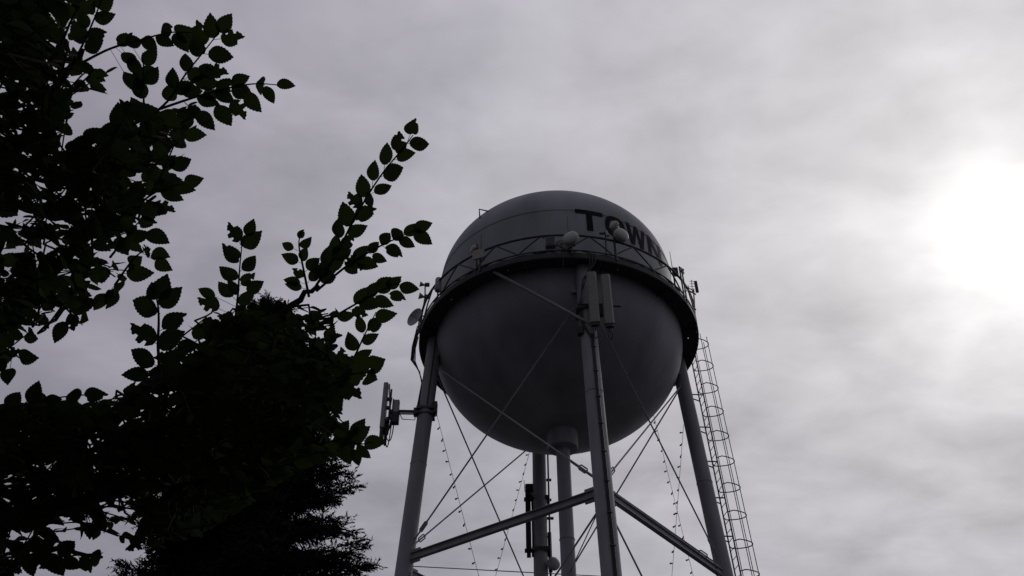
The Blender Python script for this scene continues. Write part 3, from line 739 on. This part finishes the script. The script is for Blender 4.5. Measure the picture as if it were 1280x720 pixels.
shoot(U1([(560, 500), (670, 405), (740, 300), (820, 200), (875, 130)]), U1([(902, 90), (932, 150), (886, 222), (845, 105), (792, 182), (742, 246), (693, 310), (800, 130), (845, 285), (790, 300), (740, 350), (830, 330), (680, 365), (870, 285), (770, 365)]), (3.85, 3.6))
shoot(U1([(250, 330), (330, 180), (375, 80), (405, 0), (425, -60)]), U1([(420, 70), (392, 140), (327, 75), (425, 10), (340, 15), (310, 125), (380, 180), (440, -40)]), (4.0, 3.9))
shoot(U1([(330, 250), (440, 195), (560, 160), (680, 130), (780, 132)]), U1([(662, 167), (728, 172), (790, 178), (600, 175), (540, 165), (670, 120), (740, 128), (520, 240), (500, 155), (545, 270), (600, 300), (520, 330)]), (4.0, 3.75))
shoot(U1([(580, 560), (575, 420), (575, 300), (570, 210)]), U1([(545, 425), (605, 300), (530, 320), (560, 350), (600, 225), (520, 430)]), (3.9, 3.8))
shoot(U1([(200, 640), (330, 590), (460, 530), (560, 480)]), U1([(330, 565), (375, 545), (300, 585), (440, 515), (420, 560), (360, 610), (470, 460), (290, 620), (470, 580)]), (4.1, 3.9))
shoot(U1([(600, 780), (650, 690), (700, 570), (720, 520)]), U1([(780, 540), (720, 560), (680, 650), (725, 650), (620, 690), (640, 610), (690, 720)]), (4.0, 3.85))
shoot(U2([(500, 220), (620, 130), (720, 95)]), U2([(775, 85), (735, 115), (690, 140), (650, 100), (660, 190), (620, 200), (690, 80)]), (4.0, 3.9))
shoot(U2([(440, 390), (520, 290), (570, 230)]), U2([(590, 252), (560, 300), (630, 315), (520, 260), (500, 330), (600, 215)]), (4.0, 3.85))
shoot(U2([(460, 500), (530, 400), (590, 350)]), U2([(640, 380), (650, 420), (545, 400), (590, 360), (560, 455), (480, 520), (440, 555), (400, 570)]), (4.0, 3.6))
shoot(U2([(200, 520), (280, 610), (330, 660)]), U2([(340, 640), (290, 650), (240, 690), (330, 580), (260, 560)]), (4.1, 3.8))
shoot(B3([(-60, 270), (60, 240), (150, 220), (240, 210)]), B3([(40, 222), (95, 200), (60, 265), (150, 225), (215, 215), (270, 212), (100, 250), (155, 270), (20, 270), (180, 290), (25, 320), (110, 225)]), (3.7, 3.4))
shoot(B3([(-20, 110), (20, 90), (60, 110)]), B3([(75, 105), (25, 160), (40, 90), (0, 130)]), (3.8, 3.6))
shoot(B3([(60, 640), (150, 665), (230, 660), (290, 655)]), B3([(275, 672), (240, 690), (205, 685), (160, 695), (115, 680), (130, 630), (190, 640), (150, 690), (85, 690)]), (4.0, 3.7))
shoot(B3([(440, 560), (425, 600), (430, 640)]), B3([(435, 625), (380, 630), (405, 590), (450, 590)]), (3.9, 3.8))
shoot(B5([(420, 250), (480, 180), (510, 120), (540, 60)]), B5([(540, 92), (525, 125), (480, 132), (455, 168), (510, 165), (540, 190), (565, 70), (500, 90)]), (3.75, 3.6))
shoot(B5([(430, 230), (480, 215), (530, 210)]), B5([(530, 225), (475, 255), (540, 190), (490, 200), (455, 245), (440, 270)]), (3.6, 3.2), 40)
shoot(B5([(390, 400), (440, 380), (500, 390), (530, 385)]), B5([(505, 365), (485, 385), (510, 410), (465, 415), (490, 425), (450, 375), (495, 345), (440, 410), (460, 350), (535, 385)]), (3.75, 3.6))
n_expl = len(LEAVES)

def inside(pt, poly):
    x, y = pt; c = False; n = len(poly)
    for i in range(n):
        x0, y0 = poly[i]; x1, y1 = poly[i - 1]
        if (y0 > y) != (y1 > y) and x < (x1 - x0) * (y - y0) / (y1 - y0) + x0: c = not c
    return c
UP = [(-60, -60), (118, -60), (100, 15), (88, 52), (100, 75), (150, 72), (180, 88), (225, 78), (232, 92), (205, 112), (212, 128), (300, 125), (245, 150), (236, 188), (215, 222), (190, 240), (172, 282), (186, 325), (170, 345), (135, 366), (105, 390), (72, 400), (62, 420), (28, 432), (12, 455), (-60, 465)]
LO = [(-60, 500), (60, 500), (110, 505), (155, 492), (188, 450), (215, 425), (250, 392), (290, 380), (345, 385), (385, 378), (425, 368), (430, 400), (412, 440), (448, 445), (456, 470), (425, 500), (430, 525), (450, 545), (425, 572), (385, 585), (300, 640), (215, 690), (170, 690), (140, 668), (105, 678), (60, 682), (-60, 690)]
BL = [(-60, 690), (35, 690), (28, 730), (-60, 780)]
GAPS = [[(78, 186), (95, 140), (112, 112), (150, 112), (168, 135), (140, 155), (120, 180), (92, 192)], [(180, 108), (215, 98), (222, 120), (200, 135), (184, 130)]]
def ok(pt):
    if any(inside(pt, g_) for g_ in GAPS): return False
    return inside(pt, UP) or inside(pt, LO) or inside(pt, BL)
def fill_shoot(base, d, Ln, lscale, test):
    base = Vector(base); d = d.normalized()
    side = d.cross(Vector((random.gauss(0, .35), random.gauss(0, .35), 1))).normalized(); nn = side.cross(d).normalized()
    if nn.z < 0: nn = -nn
    K = max(4, int(Ln / .036)); pts = []; p = base.copy(); dd = d.copy()
    for k in range(K + 1):
        pts.append(p.copy()); dd = (dd + Vector((random.gauss(0, .05), random.gauss(0, .05), random.gauss(-.01, .05)))).normalized(); p = p + dd * (Ln / K)
    last = 0
    for k in range(1, K + 1):
        if test and not ok(to_px(pts[k])): break
        s = 1 if k % 2 else -1
        if random.random() < .08: continue
        ll_ = lscale * random.uniform(.6, 1.08) * (.75 + .35 * math.sin(math.pi * k / K))
        a = R_(random.uniform(42, 72)) if k < K else R_(random.uniform(0, 20))
        ax = (dd * math.cos(a) + side * s * math.sin(a) + Vector((0, 0, random.gauss(-.12, .18)))).normalized()
        b0 = pts[k] + ax * .008; tip = b0 + ax * ll_
        if test:
            if not (ok(to_px(tip)) and ok(to_px((b0 + tip) / 2))): continue
        n2 = tilt(nn, ax, random.gauss(0, .38))
        LEAVES.append((leaf_matrix(b0, tip, n2), None)); last = k
    if last >= 1: twigs.tube(pts[:last + 1], [.0035 * (1 - .6 * i / K) + .0008 for i in range(last + 1)], 4, False)
    return last
spx = [to_px(q) for q in SPOTS]
def sample_fill(poly, count, spread):
    xs = [q[0] for q in poly]; ys = [q[1] for q in poly]; made = 0; tries = 0
    while made < count and tries < count * 60:
        tries += 1
        px, py = random.uniform(min(xs), max(xs)), random.uniform(min(ys), max(ys))
        if not ok((px, py)) or not inside((px, py), poly): continue
        k = min(range(len(SPOTS)), key=lambda i: (spx[i][0] - px) ** 2 + (spx[i][1] - py) ** 2 + random.uniform(0, 900))
        sp_ = SPOTS[k]; D = (sp_ - EYE).length + random.gauss(.1, spread)
        base = P(px, py, max(2.9, D))
        out_ = (base - Vector((-4.2, 3.2, base.z - 1.0))).normalized()
        away = base - sp_; away = away.normalized() if away.length > .05 else out_
        d = out_ * .8 + away * .5 + Vector((random.gauss(0, .4), random.gauss(0, .4), random.gauss(.1, .35)))
        if (base - sp_).length > .75 or not all(ok(to_px(sp_.lerp(base, u_))) for u_ in [q_ / 20 for q_ in range(1, 20)]): continue
        if fill_shoot(base, d, random.uniform(.2, .45), .088, True):
            mid_ = (sp_ + base) / 2 + Vector((random.gauss(0, .04), random.gauss(0, .02), random.gauss(.01, .02)))
            twigs.tube([sp_, mid_, base], [.006, .005, .004], 5, False); made += 1
sample_fill(UP, 215, .38); sample_fill(LO, 350, .40); sample_fill(BL, 30, .3)
for path in OFF:
    for q in range(36):
        s = path[random.randrange(4, len(path))]; d = Vector((random.gauss(0, 1), random.gauss(0, 1), random.gauss(.3, .6))).normalized()
        base = s + d * random.uniform(.1, .6)
        pxb = to_px(base); ahead = (base - EYE).dot(fw) > 0
        if ahead and -80 < pxb[0] < 1300 and -80 < pxb[1] < 800 and not ok(pxb): continue
        n0 = len(LEAVES); fill_shoot(base, d, random.uniform(.3, .5), .1, False); twigs.tube([s, base], [.006, .004], 5, False)
        keep = [L_ for L_ in LEAVES[n0:] if not ((lambda t, f_: f_ > 0 and -30 < t[0] < 700 and -30 < t[1] < 750 and not ok(t))(to_px(L_[0].translation), (L_[0].translation - EYE).dot(fw)))]
        LEAVES[n0:] = keep
tw = twigs.build('twigs', 'bark', elm, 60); tw['kind'] = 'stuff'
# the 300 leaves that show largest are objects; the others one mesh
expl = LEAVES[:n_expl]; rest = LEAVES[n_expl:]
def score(L_):
    m_ = L_[0]; q = m_.translation; x, y = to_px(q)
    if (q - EYE).dot(fw) <= 0 or not (0 < x < 1280 and 0 < y < 720): return 0
    z = m_.to_3x3().col[2]; v = (EYE - q); return z.length ** 2 * abs(z.normalized().dot(v.normalized())) / v.length ** 2
rest.sort(key=score, reverse=True)
n_obj = max(0, 298 - len(expl)); single = expl[:298] + rest[:n_obj]; joined = expl[298:] + rest[n_obj:]
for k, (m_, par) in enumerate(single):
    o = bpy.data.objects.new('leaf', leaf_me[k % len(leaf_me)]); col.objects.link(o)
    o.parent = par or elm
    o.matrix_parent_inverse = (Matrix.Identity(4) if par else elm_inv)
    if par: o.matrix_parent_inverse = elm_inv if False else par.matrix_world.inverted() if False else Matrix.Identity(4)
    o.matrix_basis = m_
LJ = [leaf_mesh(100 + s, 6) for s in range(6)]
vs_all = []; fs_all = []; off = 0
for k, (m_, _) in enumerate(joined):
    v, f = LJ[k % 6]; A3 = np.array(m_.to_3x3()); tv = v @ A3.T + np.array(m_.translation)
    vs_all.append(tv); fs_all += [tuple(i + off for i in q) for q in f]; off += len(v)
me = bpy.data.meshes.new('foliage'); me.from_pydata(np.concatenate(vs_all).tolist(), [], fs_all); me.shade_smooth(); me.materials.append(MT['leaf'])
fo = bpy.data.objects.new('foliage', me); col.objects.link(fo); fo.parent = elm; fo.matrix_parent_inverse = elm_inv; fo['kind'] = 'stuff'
print('leaves', len(expl), len(LEAVES))

# ------------------------------------------------------------------ spruce behind the elm
random.seed(23)
apex = P(336, 386, 1.0) - EYE; apex = EYE + apex * (18.0 / math.hypot(apex.x, apex.y))
SX, SY, SZ = apex
spr = thing('spruce_tree', 'dark dense spruce tree standing behind the elm branches', 'tree', (SX, SY, 0))
b = MB(); b.tube([(SX, SY, 0), (SX + .03, SY, SZ * .5), (SX, SY, SZ - .05)], [.3, .17, .012], 12); b.build('trunk', 'bark', spr)
br = MB(); NV = []; 
def spray(p, d, ln, wdt):
    """needles along a twig from p in direction d"""
    n = max(4, int(ln / .024)); a = d.orthogonal().normalized(); c_ = d.cross(a)
    for i in range(n):
        q = p + d * (ln * i / n); g_ = random.uniform(0, 6.283)
        s = a * math.cos(g_) + c_ * math.sin(g_)
        nd = (d * .75 + s * .75).normalized() * wdt * random.uniform(.7, 1.2); wv = d.cross(s) * .017
        NV.append((q - wv, q + wv, q + nd))
z = SZ - .25; kk = 0
while z > 3.0:
    drop = SZ - z
    Rm = 0.16 + .62 * drop ** .92 if drop < 6 else .16 + .62 * 6 ** .92 + (drop - 6) * .16
    nb = 8 if drop < 2 else 9
    detail = 1.0 if drop < 9 else .45
    for q in range(nb):
        az = 2 * math.pi * (q + random.random() * .8) / nb + kk
        ex = math.cos(az)
        Rl = Rm * random.uniform(.72, 1.03) * (1.0 if ex > -.2 else .72 if drop < 4 else .45)
        d0 = Vector((math.cos(az), math.sin(az), 0)); el0 = R_(38 - min(46, drop * 7)); pts = []; p = Vector((SX, SY, z)); K = 9
        for k in range(K + 1):
            pts.append(p.copy()); t = k / K; e = el0 + R_(26) * t * t - R_(10) * math.sin(math.pi * t)
            p = p + (d0 * math.cos(e) + Z3 * math.sin(e)) * (Rl / K)
        br.tube(pts, [.028 * (1 - .85 * k / K) * min(1, Rl / 2 + .3) for k in range(K + 1)], 4, False)
        nt_ = int(Rl / .065 * detail) + 4
        for i in range(nt_):
            t = (.12 + .88 * (i + random.random() * .5) / nt_); f_ = min(t, .999) * K; k = int(f_); pp = pts[k].lerp(pts[k + 1], f_ - k); bd = (pts[k + 1] - pts[k]).normalized()
            s = 1 if i % 2 else -1; sd = bd.cross(Z3).normalized() * s
            ln = (.26 + .38 * (1 - t) * min(1, Rl / 1.6)) * random.uniform(.6, 1.25) + .05
            td = (bd * .75 + sd * .8 + Z3 * random.gauss(-.05, .22)).normalized()
            spray(pp, td, ln, .085)
            if ln > .2:
                for u in (.35, .6, .8):
                    for s2 in (-1, 1):
                        td2 = (td * .7 + td.cross(Z3) * s2 * .7 + Z3 * random.gauss(.0, .2)).normalized(); spray(pp + td * ln * u, td2, ln * .42 * random.uniform(.7, 1.2) + .07, .08)
        spray(pts[-2], (pts[-1] - pts[-2]).normalized(), .2 + Rl / K, .05)
    z -= .24 if drop < 3 else .33 if drop < 10 else .45; kk += 1.3
spray(Vector((SX, SY, SZ - .4)), Z3, .55, .06)
bo = br.build('boughs', 'bark', spr, 0); bo['kind'] = 'stuff'
nv = [tuple(p) for t3 in NV for p in t3]
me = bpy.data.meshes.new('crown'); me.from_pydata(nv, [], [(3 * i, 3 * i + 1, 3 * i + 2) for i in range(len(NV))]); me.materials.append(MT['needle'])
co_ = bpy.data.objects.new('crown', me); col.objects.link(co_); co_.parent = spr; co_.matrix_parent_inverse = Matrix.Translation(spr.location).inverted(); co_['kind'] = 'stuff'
print('needles', len(NV))
